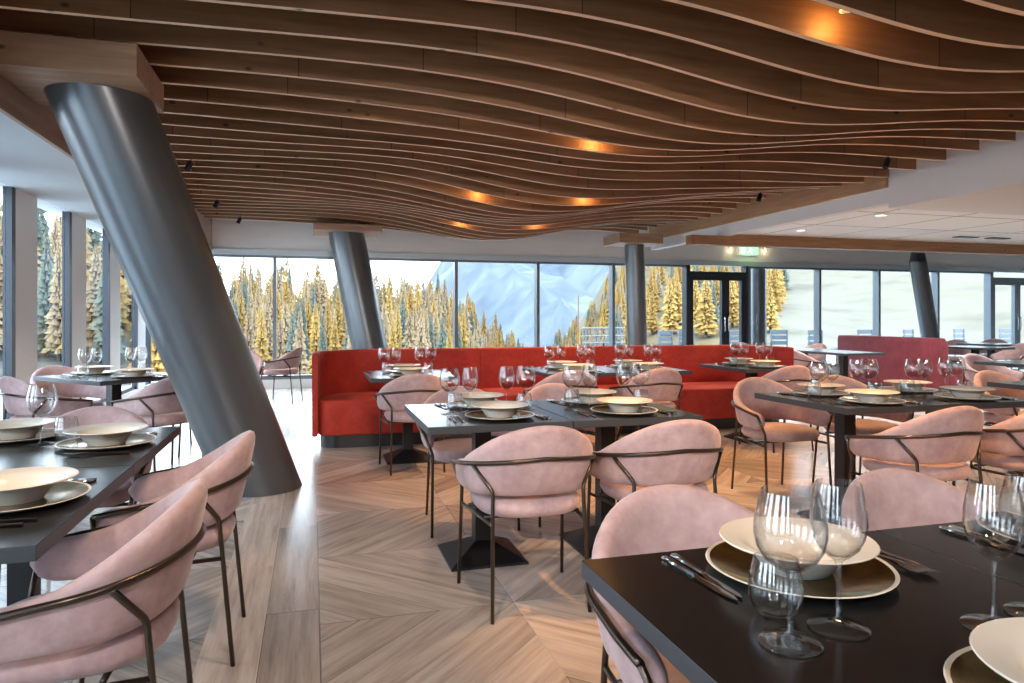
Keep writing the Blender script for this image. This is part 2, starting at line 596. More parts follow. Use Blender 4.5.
# windows of the back wall
MUL = [-2.25, -0.63, 0.99, 2.61, 4.23, 5.82, 7.48, 8.96, 10.75, 12.35, 14.03, 15.62, XR]
wn = 0
def back_window(x0, x1, first):
    global wn
    wn += 1
    bl = [(x0 - 0.028, x0 + 0.028, YB - 0.06, YB + 0.12, 0.15, 2.33)]
    bl.append((x0 + 0.028, x1 - 0.028, YB - 0.03, YB + 0.08, 0.15, 0.22))
    bl.append((x0 + 0.028, x1 - 0.028, YB - 0.03, YB + 0.08, 2.29, 2.33))
    o = struct('window_%d' % wn, boxes(bl), 'frame')
    obj('window_pane', boxes([(x0 + 0.03, x1 - 0.03, YB + 0.02, YB + 0.03, 0.22, 2.29)]), 'pane', o)
for i in range(len(MUL) - 1):
    if i in (6, 11):
        continue
    back_window(MUL[i], MUL[i + 1], i == 0)
def door(n, x0, x1):
    d = struct('door_%d' % n, boxes([(x0 - 0.028, x0 + 0.06, YB - 0.06, YB + 0.12, 0, 2.33), (x1 - 0.09, x1 - 0.028, YB - 0.06, YB + 0.12, 0, 2.33),
                                     (x0 + 0.06, x1 - 0.09, YB - 0.05, YB + 0.10, 2.12, 2.20)]), 'door_frame' if n == 1 else 'frame')
    obj('transom_pane', boxes([(x0 + 0.06, x1 - 0.09, YB + 0.02, YB + 0.03, 2.20, 2.33)]), 'pane', d)
    xm = x0 + (x1 - x0) * 0.62
    for a, b, side in ((x0 + 0.06, xm, 1), (xm, x1 - 0.09, 0)):
        lf = obj('door_leaf', boxes([(a, a + 0.09, YB - 0.03, YB + 0.06, 0.02, 2.12), (b - 0.09, b, YB - 0.03, YB + 0.06, 0.02, 2.12),
                                     (a + 0.09, b - 0.09, YB - 0.03, YB + 0.06, 2.02, 2.12), (a + 0.09, b - 0.09, YB - 0.03, YB + 0.06, 0.02, 0.14)]), 'door_frame' if n == 1 else 'frame', d)
        obj('door_pane', boxes([(a + 0.09, b - 0.09, YB + 0.01, YB + 0.02, 0.14, 2.02)]), 'pane', lf)
        bm = bmesh.new()
        hx = b - 0.045 if side else a + 0.045
        tube(bm, smooth_path([(hx, YB - 0.03, 0.95), (hx, YB - 0.08, 0.95), (hx, YB - 0.08, 1.25), (hx, YB - 0.03, 1.25)], 0.02), 0.010)
        obj('door_handle', bm, 'steel', lf, True)
door(1, MUL[6], MUL[7])
door(2, MUL[11], MUL[12])
# windows of the left wall: one dark frame against each pillar
for k in range(len(PIL)):
    y0 = PIL[k] + 0.56
    y1 = PIL[k + 1] if k + 1 < len(PIL) else YB - 0.06
    if y1 - y0 < 0.2:
        continue
    wn += 1
    o = struct('window_%d' % wn, boxes([(XL - 0.06, XL + 0.012, y1 - 0.08, y1, 0.14, 2.42), (XL - 0.06, XL - 0.01, y0, y0 + 0.03, 0.14, 2.42),
                                        (XL - 0.06, XL - 0.01, y0 + 0.03, y1 - 0.08, 0.14, 0.19)]), 'door_frame')
    obj('window_pane', boxes([(XL - 0.04, XL - 0.034, y0 + 0.03, y1 - 0.08, 0.19, 2.42)]), 'pane', o)
# ------------------------------------------------------------------ wavy slat ceiling
def wave(x, y):
    xc = 2.9 + 0.35 * sin(0.5 * y + 0.4)
    a = 0.24 + 0.05 * sin(0.75 * y + 1.0)
    g = math.exp(-((x - xc) / 1.35) ** 2)
    loc = 0.042 * sin(1.9 * y + 0.9 * x) * (1 / (1 + math.exp(-(x + 0.2) * 1.5)))
    r = 0.03 * sin(1.5 * x + 0.6 * y) * (1 / (1 + math.exp(-(x - 2.5) * 2)))
    return 2.775 + 0.006 * (y - 4.2) - a * g + loc + r
ORD = ['first', 'second', 'third', 'fourth', 'fifth', 'sixth', 'seventh', 'eighth', 'ninth', 'tenth', 'eleventh', 'twelfth', 'thirteenth',
       'fourteenth', 'fifteenth', 'sixteenth', 'seventeenth', 'eighteenth', 'nineteenth', 'twentieth', 'twenty-first', 'twenty-second',
       'twenty-third', 'twenty-fourth', 'twenty-fifth', 'twenty-sixth', 'twenty-seventh', 'twenty-eighth', 'twenty-ninth', 'thirtieth',
       'thirty-first', 'thirty-second', 'thirty-third', 'thirty-fourth', 'thirty-fifth', 'thirty-sixth', 'thirty-seventh', 'thirty-eighth', 'thirty-ninth']
SLAT_Y = [12.05 - 0.35 * k for k in range(39)]
for k, y in enumerate(SLAT_Y):
    x0 = -1.645
    x1 = 5.93
    bm = bmesh.new()
    n = 72
    hw = 0.016
    rows = []
    for i in range(n + 1):
        x = x0 + (x1 - x0) * i / n
        zb = wave(x, y)
        zt = min(zb + 0.30, 3.34)
        rows.append([bm.verts.new((x, y + s, z)) for s, z in ((-hw, zb), (hw, zb), (hw, zt), (-hw, zt))])
    for a, b in zip(rows, rows[1:]):
        for q in range(4):
            f = bm.faces.new((a[q], a[(q + 1) % 4], b[(q + 1) % 4], b[q]))
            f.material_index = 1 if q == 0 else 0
    bm.faces.new(rows[0])
    bm.faces.new(rows[-1][::-1])
    bmesh.ops.recalc_face_normals(bm, faces=bm.faces)
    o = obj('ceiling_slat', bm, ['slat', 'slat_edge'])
    tag(o, 'wavy knotty oak ceiling slat, %s counted from the back windows' % ORD[k], 'ceiling slat', 'wavy wooden ceiling slats')

# recessed warm lamps between the slats
def spot_light(name, loc, power, size, blend=0.6, col=LAMP_COL, rad=0.04, parent=None):
    d = bpy.data.lights.new(name, 'SPOT')
    d.energy = power
    d.spot_size = R(size)
    d.spot_blend = blend
    d.color = col
    d.shadow_soft_size = rad
    o = bpy.data.objects.new(name, d)
    C.objects.link(o)
    o.location = loc
    if parent is not None:
        o.parent = parent
    return o
def gap(y):
    """middle of the slat gap nearest y"""
    c = [(a + b) / 2 for a, b in zip(SLAT_Y, SLAT_Y[1:])]
    return min(c, key=lambda v: abs(v - y))
LAMPS = [(2.47, 2.80, 1, 'over the front table glasses'), (2.23, 5.15, 1, 'glowing widest, over the banquette chairs'),
         (1.83, 7.55, 1, 'first of the pair past the red banquette'), (3.0, 7.40, 1, 'second of the pair past the red banquette'),
         (2.14, 10.0, 1, 'first of the pair near the back header'), (3.2, 9.7, 1, 'second of the pair near the back header'),
         (0.42, 5.33, 0, 'tiny and high above the banquette arm'), (4.3, 1.9, 0, 'above the picture edge chairs'),
         (4.6, 4.9, 0, 'above the long set table'), (0.3, 2.2, 0, 'above the aisle planks')]
for x, y, glow, txt in LAMPS:
    strong = x > 2.2 and y < 7
    yg = gap(y)
    zb = wave(x, yg)
    t = thing('recessed_spotlight', 'small warm spotlight between ceiling slats, %s' % txt, 'ceiling light', (x, yg, zb + 0.10), 0, 'warm spotlights between the slats')
    obj('housing', lathe([(0, 0.16), (0.045, 0.16), (0.045, 0), (0.036, 0), (0.036, 0.02)], 20), 'black', t, True, 40)
    obj('lens', lathe([(0, 0.022), (0.035, 0.022), (0.035, 0.03), (0, 0.03)], 20), 'lamp', t)
    obj('bracket', boxes([(-0.012, 0.012, -0.162, 0.162, 0.16, 0.168)]), 'black', t)
    spot_light('spot_lamp', (0, 0, 0.0), LAMP * (2.3 if strong else 0.8), 76, 0.3, (1.0, 0.52, 0.20) if strong else LAMP_COL, parent=t)
    if not glow:
        continue
    gd = bpy.data.lights.new('lens_glow', 'POINT')
    gd.energy = 1.0
    gd.color = (1.0, 0.50, 0.15)
    gd.shadow_soft_size = 0.03
    go = bpy.data.objects.new('lens_glow', gd)
    C.objects.link(go)
    go.parent = t
    go.location = (0, 0.06, -0.035)
# small black cylinder spots hanging under the slats
for x, y, txt in ((-1.15, 7.48, 'nearest to the big leaning column'), (-1.2, 9.85, 'between the other two by the left wall'), (-1.08, 11.85, 'closest to the back windows'),
                  (5.25, 5.27, 'under the slat ends near the white bulkhead'), (5.35, 7.65, 'under the slat ends past the white bulkhead')):
    y = min(SLAT_Y, key=lambda v: abs(v - y))
    zb = wave(x, y)
    t = thing('track_spotlight', 'small black cylinder spot hanging under a slat, %s' % txt, 'spotlight', (x, y, zb - 0.115), 0, 'black cylinder spots')
    b = lathe([(0, 0.09), (0.028, 0.09), (0.030, 0.0), (0.022, 0.0), (0.022, 0.012), (0, 0.012)], 18)
    bmesh.ops.rotate(b, verts=b.verts, matrix=Matrix.Rotation(R(22), 3, 'Y'), cent=(0, 0, 0.09))
    obj('lamp_head', b, 'black', t, True, 40)
    bm = bmesh.new()
    tube(bm, [(0, 0, 0.085), (0, 0, 0.115)], 0.007, 8)
    obj('stem', bm, 'black', t)
    spot_light('spot_lamp', (0, 0, -0.02), LAMP * 0.7, 90, 0.7, parent=t)
# added fill spots, unseen behind the viewpoint, to lighten the chair backs
def added_fill_spot(x, y, tx, ty, tz, txt):
    y = min(SLAT_Y, key=lambda v: abs(v - y))
    z = wave(x, y) - 0.115
    t = thing('track_spotlight', 'added fill spot behind the viewpoint, %s' % txt, 'spotlight', (x, y, z), 0, 'black cylinder spots')
    d = Vector((tx - x, ty - y, tz - z)).normalized()
    b = lathe([(0, 0.09), (0.028, 0.09), (0.030, 0.0), (0.022, 0.0), (0.022, 0.012), (0, 0.012)], 18)
    q = Vector((0, 0, -1)).rotation_difference(d).to_matrix()
    bmesh.ops.rotate(b, verts=b.verts, matrix=q, cent=(0, 0, 0.09))
    obj('lamp_head', b, 'black', t, True, 40)
    bm = bmesh.new()
    tube(bm, [(0, 0, 0.085), (0, 0, 0.115)], 0.007, 8)
    obj('stem', bm, 'black', t)
    o = spot_light('spot_lamp', Vector((0, 0, 0.09)) + d * 0.12, FILL, 75, 0.9, (1.0, 0.90, 0.82), 0.10, t)
    o.rotation_euler = Vector((0, 0, -1)).rotation_difference(d).to_euler()
for x, y, tx, ty, tz, txt in ((-1.0, -0.9, 0.3, 3.2, 0.4, 'turned to the aisle table'), (0.6, -1.4, 1.4, 3.4, 0.5, 'turned to the middle table'), (2.4, -1.2, 3.2, 3.4, 0.5, 'turned to the long table'),
                              (4.4, -1.0, 6.5, 5.0, 0.5, 'turned to the outer tables'), (0.4, -0.3, 0.6, 6.8, 0.4, 'turned to the banquette end')):
    added_fill_spot(x, y, tx, ty, tz, txt)
# tile ceiling fittings
for x, y, txt in ((7.0, 7.3, 'first along the wooden board'), (7.05, 8.9, 'second along the wooden board'), (9.4, 7.2, 'out over the burgundy bench'), (12.2, 7.6, 'far over the side tables')):
    t = thing('downlight', 'round flush downlight in the tiled ceiling, %s' % txt, 'ceiling light', (x, y, 2.55), 0, 'flush downlights')
    obj('trim_ring', lathe([(0.055, 0), (0.085, 0), (0.08, -0.008), (0.055, -0.004)], 24, True), 'steel', t, True, 40)
    obj('lens', lathe([(0, -0.003), (0.055, -0.003), (0.055, -0.001), (0, -0.001)], 20), 'led', t)
    spot_light('spot_lamp', (0, 0, -0.02), 120, 150, 0.8, (1.0, 0.96, 0.90), parent=t)  # added lamp and lens glow; the discs are unlit fittings
for x, y, txt in ((10.2, 8.9, 'nearer to the slat ceiling'), (10.85, 8.88, 'farther from the slat ceiling')):
    t = thing('ceiling_grille', 'short black slot grille in the tiled ceiling, %s' % txt, 'vent', (x, y, 2.55), 0, 'slot grilles')
    obj('grille_frame', boxes([(-0.20, 0.20, -0.07, 0.07, -0.015, 0.0)], 0.004), 'black', t)
    obj('slot', boxes([(-0.17, 0.17, -0.045, -0.01, -0.018, -0.014), (-0.17, 0.17, 0.01, 0.045, -0.018, -0.014)]), 'rubber', t)
t = thing('ceiling_vent', 'small flat white vent in the left soffit beyond the column', 'vent', (-2.3, 9.6, 2.42))
obj('vent_frame', boxes([(-0.14, 0.14, -0.14, 0.14, -0.012, 0)], 0.003), 'frame_light', t)
obj('slot', boxes([(-0.10, 0.10, a, a + 0.02, -0.016, -0.011) for a in (-0.09, -0.04, 0.01, 0.06)]), 'frame', t)

# exit sign on the header over the door
t = thing('exit_sign', 'green lit exit sign on the header above the glass door', 'exit sign', (8.92, YB - 0.02, 2.56))
obj('housing', boxes([(-0.25, 0.25, -0.07, 0, -0.01, 0.20)], 0.008), 'white', t)
obj('lit_panel', boxes([(-0.23, 0.23, -0.078, -0.07, 0.01, 0.18)]), 'exit', t)
bm = bmesh.new()     # running figure and doorway marks
def flat(pts, y=-0.080):
    vs = [bm.verts.new((a, y, b)) for a, b in pts]
    ws = [bm.verts.new((a, y - 0.002, b)) for a, b in pts]
    bm.faces.new(vs)
    bm.faces.new(ws[::-1])
    for i in range(len(pts)):
        j = (i + 1) % len(pts)
        bm.faces.new((vs[i], ws[i], ws[j], vs[j]))
flat([(-0.20, 0.03), (-0.10, 0.03), (-0.10, 0.16), (-0.20, 0.16)])
flat([(0.03 + 0.016 * cos(a * pi / 5), 0.148 + 0.016 * sin(a * pi / 5)) for a in range(10)])
flat([(0.0, 0.09), (0.03, 0.085), (0.05, 0.125), (0.02, 0.130)])
flat([(0.0, 0.09), (-0.035, 0.06), (-0.05, 0.03), (-0.035, 0.03), (-0.02, 0.055), (0.02, 0.085)])
flat([(0.03, 0.085), (0.055, 0.055), (0.085, 0.05), (0.085, 0.04), (0.05, 0.045), (0.015, 0.085)])
flat([(0.05, 0.125), (0.08, 0.10), (0.085, 0.11), (0.055, 0.135)])
obj('running_figure', bm, 'exit_mark', t)
pl = bpy.data.lights.new('exit_glow', 'POINT')
pl.energy = 1.2
pl.color = (0.55, 1.0, 0.5)
pl.shadow_soft_size = 0.1
po = bpy.data.objects.new('exit_glow', pl)
C.objects.link(po)
po.parent = t
po.location = (0, -0.25, 0.1)
for sx, txt in ((-0.42, 'door side'), (0.42, 'column side')):
    w = thing('wall_washer', 'tiny round lamp on the header beside the exit sign, %s' % txt, 'wall lamp', (8.92 + sx, YB - 0.02, 2.72), 0, 'header lamps')
    bb = lathe([(0, 0.0), (0.03, 0.0), (0.03, 0.04), (0, 0.04)], 16)
    bmesh.ops.rotate(bb, verts=bb.verts, matrix=Matrix.Rotation(R(90), 3, 'X'), cent=(0, 0, 0))
    obj('housing', bb, 'white', w)
    q = bpy.data.lights.new('washer_glow', 'POINT')
    q.energy = 0.3
    q.color = (1, 0.72, 0.45)
    q.shadow_soft_size = 0.03
    qo = bpy.data.objects.new('washer_glow', q)
    C.objects.link(qo)
    qo.parent = w
    qo.location = (0, -0.10, -0.05)

# ------------------------------------------------------------------ columns
def column(base, top, r, label, ztop):
    bm = bmesh.new()
    n = 48
    rings = []
    for f in (0, 0.25, 0.5, 0.75, 1):
        x = base[0] + (top[0] - base[0]) * f
        y = base[1] + (top[1] - base[1]) * f
        z = ztop * f
        rr = r[0] + (r[1] - r[0]) * f
        rings.append([bm.verts.new((x + rr * cos(2 * pi * k / n), y + rr * sin(2 * pi * k / n), z)) for k in range(n)])
    for a, b in zip(rings, rings[1:]):
        for k in range(n):
            bm.faces.new((a[k], a[(k + 1) % n], b[(k + 1) % n], b[k]))
    bm.faces.new(rings[0][::-1])
    bm.faces.new(rings[-1])
    o = obj('column', bm, 'column', None, True, 40)
    return tag(o, label, 'column')
column((-0.36, 5.45), (-1.235, 4.78), (0.29, 0.29), 'huge dark grey leaning column beside the aisle under a wooden box', 2.58)
column((1.06, 11.66), (0.54, 11.80), (0.29, 0.29), 'leaning dark grey column behind the rounded end of the red banquette', 2.62)
column((5.46, 11.1), (5.38, 11.1), (0.17, 0.17), 'slim upright column behind the middle of the red banquette', 2.50)
column((9.50, 13.45), (9.50, 13.45), (0.20, 0.20), 'straight dark column seen through the window beside the glass door', 3.34)
column((12.95, 12.0), (12.45, 12.0), (0.18, 0.17), 'leaning column behind the burgundy bench against the pale slope', 2.42)
o = obj('column_collar', lathe([(0.17, 0), (0.165, 0.02), (0.10, 0.36), (0.10, 0.90), (0, 0.90)], 24), 'column', None, True, 40)
o.location = (12.45, 12.0, 2.42)
tag(o, 'narrow tapered collar on top of the far leaning column', 'collar')
# wooden boxes above the columns
tag(obj('ceiling_box', boxes([(-1.645, -0.93, 4.28, 5.02, 2.58, 2.757)]), 'box'), 'wooden box beam end capping the huge leaning column', 'wooden box')
tag(obj('ceiling_box', boxes([(0.02, 1.08, 11.35, 12.25, 2.62, 2.72)]), 'box'), 'pale wooden plate capping the second leaning column', 'wooden box')
tag(obj('ceiling_box', boxes([(4.95, 5.75, 10.75, 11.45, 2.50, 2.66)]), 'box'), 'wooden box capping the slim upright column', 'wooden box')

# ------------------------------------------------------------------ chairs
def shell_plan(s):
    """plan point and outward normal of the backrest's middle line, s in -1..1"""
    k = 0.66
    if abs(s) <= k:
        a = s / k * pi / 2
        return Vector((0.258 * sin(a), -0.010 - 0.212 * cos(a), 0)), Vector((sin(a) / 0.258, -cos(a) / 0.212, 0)).normalized()
    f = (abs(s) - k) / (1 - k)
    sg = 1 if s > 0 else -1
    return Vector((sg * (0.258 + 0.006 * sin(f * pi)), -0.010 + 0.215 * f, 0)), Vector((sg, 0, 0))
def shell_heights(s):
    a = abs(s)
    top = 0.605 + 0.200 * (0.5 + 0.5 * cos(pi * min(1, a))) ** 1.38
    bot = 0.505 - 0.020 * a
    e = 0.86
    if a > e:
        f = (a - e) / (1 - e)
        h = sqrt(max(0.0, 1 - f * f))
        mid = (top + bot) / 2
        top = mid + (top - mid) * max(h, 0.12)
        bot = mid + (bot - mid) * max(h, 0.12)
    return bot, top
def lean(s, z):
    return (0.030 * cos(s * pi / 2) + 0.014) * (z - 0.55) / 0.20
def make_chair(label, loc, rz, group):
    t = thing('dining_chair', label, 'chair', loc, rz, group)
    # backrest
    bm = bmesh.new()
    n = 56
    m = 16
    rings = []
    for i in range(n + 1):
        s = -1 + 2 * i / n
        p, nn = shell_plan(s)
        zb, zt = shell_heights(s)
        th = 0.030 * (0.8 + 0.2 * cos(s * pi / 2))
        if abs(s) > 0.94:
            th *= max(0.3, sqrt(max(0, 1 - ((abs(s) - 0.94) / 0.06) ** 2)))
        zm, hz = (zb + zt) / 2, (zt - zb) / 2
        ring = []
        for k in range(m):
            a = 2 * pi * k / m
            cu, cv = cos(a), sin(a)
            u = th * math.copysign(abs(cu) ** 0.75, cu)
            v = hz * math.copysign(abs(cv) ** (0.45 if hz > 0.05 else 0.8), cv)
            z = zm + v
            ring.append(bm.verts.new(p + nn * (u + lean(s, z)) + Vector((0, 0, z))))
        rings.append(ring)
    for a, b in zip(rings, rings[1:]):
        for k in range(m):
            bm.faces.new((a[k], a[(k + 1) % m], b[(k + 1) % m], b[k]))
    bm.faces.new(rings[0])
    bm.faces.new(rings[-1][::-1])
    bmesh.ops.recalc_face_normals(bm, faces=bm.faces)
    parts = [(obj('backrest', bm, 'pink', t, True), [])]
    # seat cushion
    bm = bmesh.new()
    n = 40
    rings = []
    prof = [(0.0, 0.405), (0.80, 0.405), (0.94, 0.412), (1.0, 0.435), (1.0, 0.452), (0.95, 0.474), (0.80, 0.484), (0.45, 0.490), (0.0, 0.492)]
    for f, z in prof:
        if f == 0:
            rings.append([bm.verts.new((0, 0.01, z))])
            continue
        rg = []
        for k in range(n):
            a = 2 * pi * k / n
            cu, cv = cos(a), sin(a)
            e = 0.72
            x = 0.234 * math.copysign(abs(cu) ** e, cu) * (1.0 + 0.05 * cv)
            y = 0.01 + 0.232 * math.copysign(abs(cv) ** e, cv)
            rg.append(bm.verts.new((x * f, 0.01 + (y - 0.01) * f, z)))
        rings.append(rg)
    for a, b in zip(rings, rings[1:]):
        for k in range(n):
            k2 = (k + 1) % n
            if len(a) == 1:
                bm.faces.new((a[0], b[k2], b[k]))
            elif len(b) == 1:
                bm.faces.new((a[k], a[k2], b[0]))
            else:
                bm.faces.new((a[k], a[k2], b[k2], b[k]))
    bmesh.ops.recalc_face_normals(bm, faces=bm.faces)
    parts.append((obj('seat', bm, 'pink', t, True), []))
    # rail around the outside
    def rail_pt(s):
        z = 0.668 - 0.083 * abs(s) ** 1.25
        p, nn = shell_plan(s)
        return p + nn * (0.030 + lean(s, z) + 0.006) + Vector((0, 0, z))
    bm = bmesh.new()
    pts = [rail_pt(-0.97 + 1.94 * i / 48) for i in range(49)]
    tube(bm, pts, 0.0095, 10)
    parts.append((obj('back_rail', bm, 'bronze', t, True), []))
    for sg in (-1, 1):
        a = pts[0 if sg < 0 else -1]
        bm = bmesh.new()
        tube(bm, smooth_path([a, (sg * 0.248, 0.200, 0.465), (sg * 0.257, 0.232, 0.0)], 0.02), 0.0085, 10)
        parts.append((obj('leg', bm, 'bronze', t, True), []))
        bm = bmesh.new()
        b = rail_pt(sg * 0.47)
        tube(bm, smooth_path([b, (sg * 0.200, -0.190, 0.525), (sg * 0.213, -0.237, 0.0)], 0.02), 0.0085, 10)
        parts.append((obj('leg', bm, 'bronze', t, True), []))
    bm = bmesh.new()
    for sg in (-1, 1):
        tube(bm, [(sg * 0.2475, 0.205, 0.385), (sg * 0.203, -0.200, 0.385)], 0.008, 8)
    for y, x in ((0.11, 0.237), (-0.10, 0.214)):
        tube(bm, [(-x, y, 0.397), (x, y, 0.397)], 0.008, 8)
    parts.append((obj('seat_frame', bm, 'bronze', t, True), []))
    return t, parts
PI = pi
CH = [
    # x, y, rz, label, group
    (0.92, 3.00, 0, 'pink velvet chair seen from behind at the middle table, beside the aisle', 'chairs at the middle table'),
    (1.56, 3.00, 0, 'pink velvet chair seen from behind at the middle table, away from the aisle', 'chairs at the middle table'),
    (0.91, 4.165, PI, 'pink chair across the middle table with its side legs showing at the corner', 'chairs at the middle table'),
    (1.56, 4.19, PI, 'pink chair across the middle table, mostly hidden behind wine glasses', 'chairs at the middle table'),
    (-0.57, 2.05, PI / 2, 'large pink chair nearest the viewer at the aisle table', 'chairs at the aisle table'),
    (-0.510, 2.90, PI / 2, 'pink chair at the aisle table directly before the huge leaning column', 'chairs at the aisle table'),
    (-1.02, 3.66, PI, 'pink chair at the head of the aisle table, only its top showing', 'chairs at the aisle table'),
    (0.90, 1.40, PI, 'pink chair across the front table behind the gold charger', 'chairs at the front table'),
    (1.62, 1.40, PI, 'mauve-looking pink chair across the front table, behind the wine glass pair', 'chairs at the front table'),
    (3.15, 4.22, PI, 'pink chair turned towards us beyond the table near the burgundy bench', 'chairs at the long table'),
    (3.85, 4.22, PI, 'pink chair beyond the long table, only its rounded top showing', 'chairs at the long table'),
    (3.14, 3.03, 0, 'pink chair seen from behind at the long table with dark pedestal', 'chairs at the long table'),
    (3.88, 3.03, 0, 'pink chair cut by the picture edge at the long table', 'chairs at the long table'),
    (0.81, 5.80, 0, 'pink chair before the rounded end of the red banquette', 'chairs along the banquette'),
    (2.12, 5.80, 0, 'pink chair at the double banquette table, behind the middle table glasses', 'chairs along the banquette'),
    (2.95, 5.80, 0, 'pink chair at the double banquette table with its rail showing', 'chairs along the banquette'),
    (4.30, 5.77, 0, 'pink chair at the farthest banquette table, behind the turned chair', 'chairs along the banquette'),
    (-1.16, 6.16, PI / 4, 'pink chair at the turned window table, tucked against the leaning column', 'chairs at the turned table'),
    (-2.02, 6.32, -PI / 4, 'pale pink chair at the turned window table, closest to the side windows', 'chairs at the turned table'),
    (-1.16, 7.17, PI * 0.75, 'pink chair at the turned table hidden partly by its pedestal', 'chairs at the turned table'),
    (-2.10, 7.17, -PI * 0.75, 'pink chair behind the turned table showing an orange-lit back', 'chairs at the turned table'),
    (-0.43, 10.93, R(72), 'pink armchair in side view before the back windows', 'chairs by the back windows'),
    (-0.92, 9.95, PI, 'pale pink chair half hidden by the huge column near the windows', 'chairs by the back windows'),
    (6.72, 8.38, -PI / 2, 'pale pink chair at the bare long table beyond the banquette', 'chairs in the far room'),
    (8.30, 10.3, 0, 'pink chair by the burgundy bench near the windows', 'chairs in the far room'),
    (7.55, 10.75, -PI / 2, 'whitish chair behind the bare table, nearest to the straight column', 'chairs in the far room'),
    (5.42, 4.26, PI, 'orange-lit chair beyond the small bare table at the picture edge', 'chairs in the far room'),
    (7.75, 6.42, PI, 'pale chair beyond the bare table in the second row', 'chairs in the far room'),
    (11.6, 9.2, PI / 2, 'pale chair facing the burgundy bench across its table', 'chairs in the far room'),
    (12.0, 10.7, PI * 0.7, 'whitish chair close to the far glass door', 'chairs in the far room'),
    (13.3, 11.0, R(120), 'pink chair closest to the far glass door', 'chairs in the far room'),
    (10.9, 11.2, R(-70), 'pale chair between the burgundy bench and the windows', 'chairs in the far room'),
    (8.35, 5.0, 0, 'pink chair before the bare table in the second row', 'chairs in the far room'),
]
c0 = None
for x, y, rz, lb, gr in CH:
    if c0 is None:
        c0, cparts = make_chair(lb, (x, y, 0), rz, gr)
    else:
        dup(c0, cparts, (x, y, 0), rz, lb, gr)

# ------------------------------------------------------------------ tables
def make_table(w, d, x, y, rz, label, group):
    t = thing('restaurant_table', label, 'table', (x, y, 0), rz, group)
    tb = boxes([(-w / 2, w / 2, -d / 2, d / 2, 0.715, 0.75)], 0.0025)
    for f in tb.faces:
        f.material_index = 1 if abs(f.normal.z) < 0.5 else 0
    obj('tabletop', tb, ['table', 'table_edge'], t)
    obj('column', boxes([(-0.042, 0.042, -0.042, 0.042, 0.075, 0.715), (-0.15, 0.15, -0.15, 0.15, 0.705, 0.715)]), 'black', t)
    bm = bmesh.new()
    rings = []
    for h, z in ((0.1975, 0.0), (0.1975, 0.012), (0.055, 0.085), (0.042, 0.09)):
        rings.append([bm.verts.new((a * h, b * h, z)) for a, b in ((-1, -1), (1, -1), (1, 1), (-1, 1))])
    for a, b in zip(rings, rings[1:]):
        for k in range(4):
            bm.faces.new((a[k], a[(k + 1) % 4], b[(k + 1) % 4], b[k]))
    bm.faces.new(rings[0][::-1])
    bm.faces.new(rings[-1])
    obj('base', bm, 'black', t)
    return t
g = 0.0015
TB = [
    (0.94, 0.865, -1.05, 2.19, 0, 'black table with cutlery nearest the viewer, beside the two aisle chairs', 'aisle tables'),
    (0.94, 0.875, -1.05, 3.063, 0, 'black table before the huge leaning column, joined to the nearer one', 'aisle tables'),
    (0.70, 0.855, 0.855, 3.578, 0, 'black table in mid room at the aisle, set for two', 'middle tables'),
    (0.70, 0.855, 1.558, 3.578, 0, 'black table in mid room away from the aisle, set for two', 'middle tables'),
    (0.735, 0.85, 0.90, 0.921, 0, 'big black front table carrying the gold charger plate', 'front tables'),
    (0.735, 0.85, 1.638, 0.921, 0, 'black front table at the picture corner joined to the gold charger one', 'front tables'),
    (0.70, 0.84, 3.155, 3.58, 0, 'black set table with dark square pedestal ahead of the burgundy bench', 'long tables'),
    (0.70, 0.84, 3.858, 3.58, 0, 'black set table joined on the far side, cut by the picture edge', 'long tables'),
    (0.70, 0.84, 0.81, 6.18, 0, 'small black table at the rounded end of the red banquette', 'banquette tables'),
    (0.70, 0.84, 2.35, 6.22, 0, 'black banquette table joined to another, nearer the rounded end', 'banquette tables'),
    (0.70, 0.84, 3.053, 6.22, 0, 'black banquette table joined to another, nearer the slim column', 'banquette tables'),
    (0.70, 0.84, 4.33, 6.22, 0, 'small black table at the far end of the red banquette', 'banquette tables'),
    (0.80, 0.96, -1.634, 6.71, PI / 4, 'black table turned diagonally by the side windows', None),
    (0.70, 0.85, 7.36, 8.38, 0, 'bare black table beyond the banquette, nearer of two joined', 'bare tables'),
    (0.70, 0.85, 7.36, 9.232, 0, 'bare black table beyond the banquette, farther of two joined', 'bare tables'),
    (0.70, 0.84, 5.36, 3.77, 0, 'bare black table at the picture edge behind the long set table', 'bare tables'),
    (0.70, 0.84, 7.56, 5.77, 0, 'bare table in the second row behind the picture edge one', 'bare tables'),
    (0.70, 0.84, 8.263, 5.77, 0, 'bare table in the second row joined at the outer side', 'bare tables'),
    (0.70, 0.85, 10.75, 9.20, 0, 'bare table on the seat side of the burgundy bench', 'bare tables'),
    (0.70, 0.85, 12.3, 10.2, 0, 'bare table near the far glass door', 'bare tables'),
]
for a in TB:
    make_table(*a)

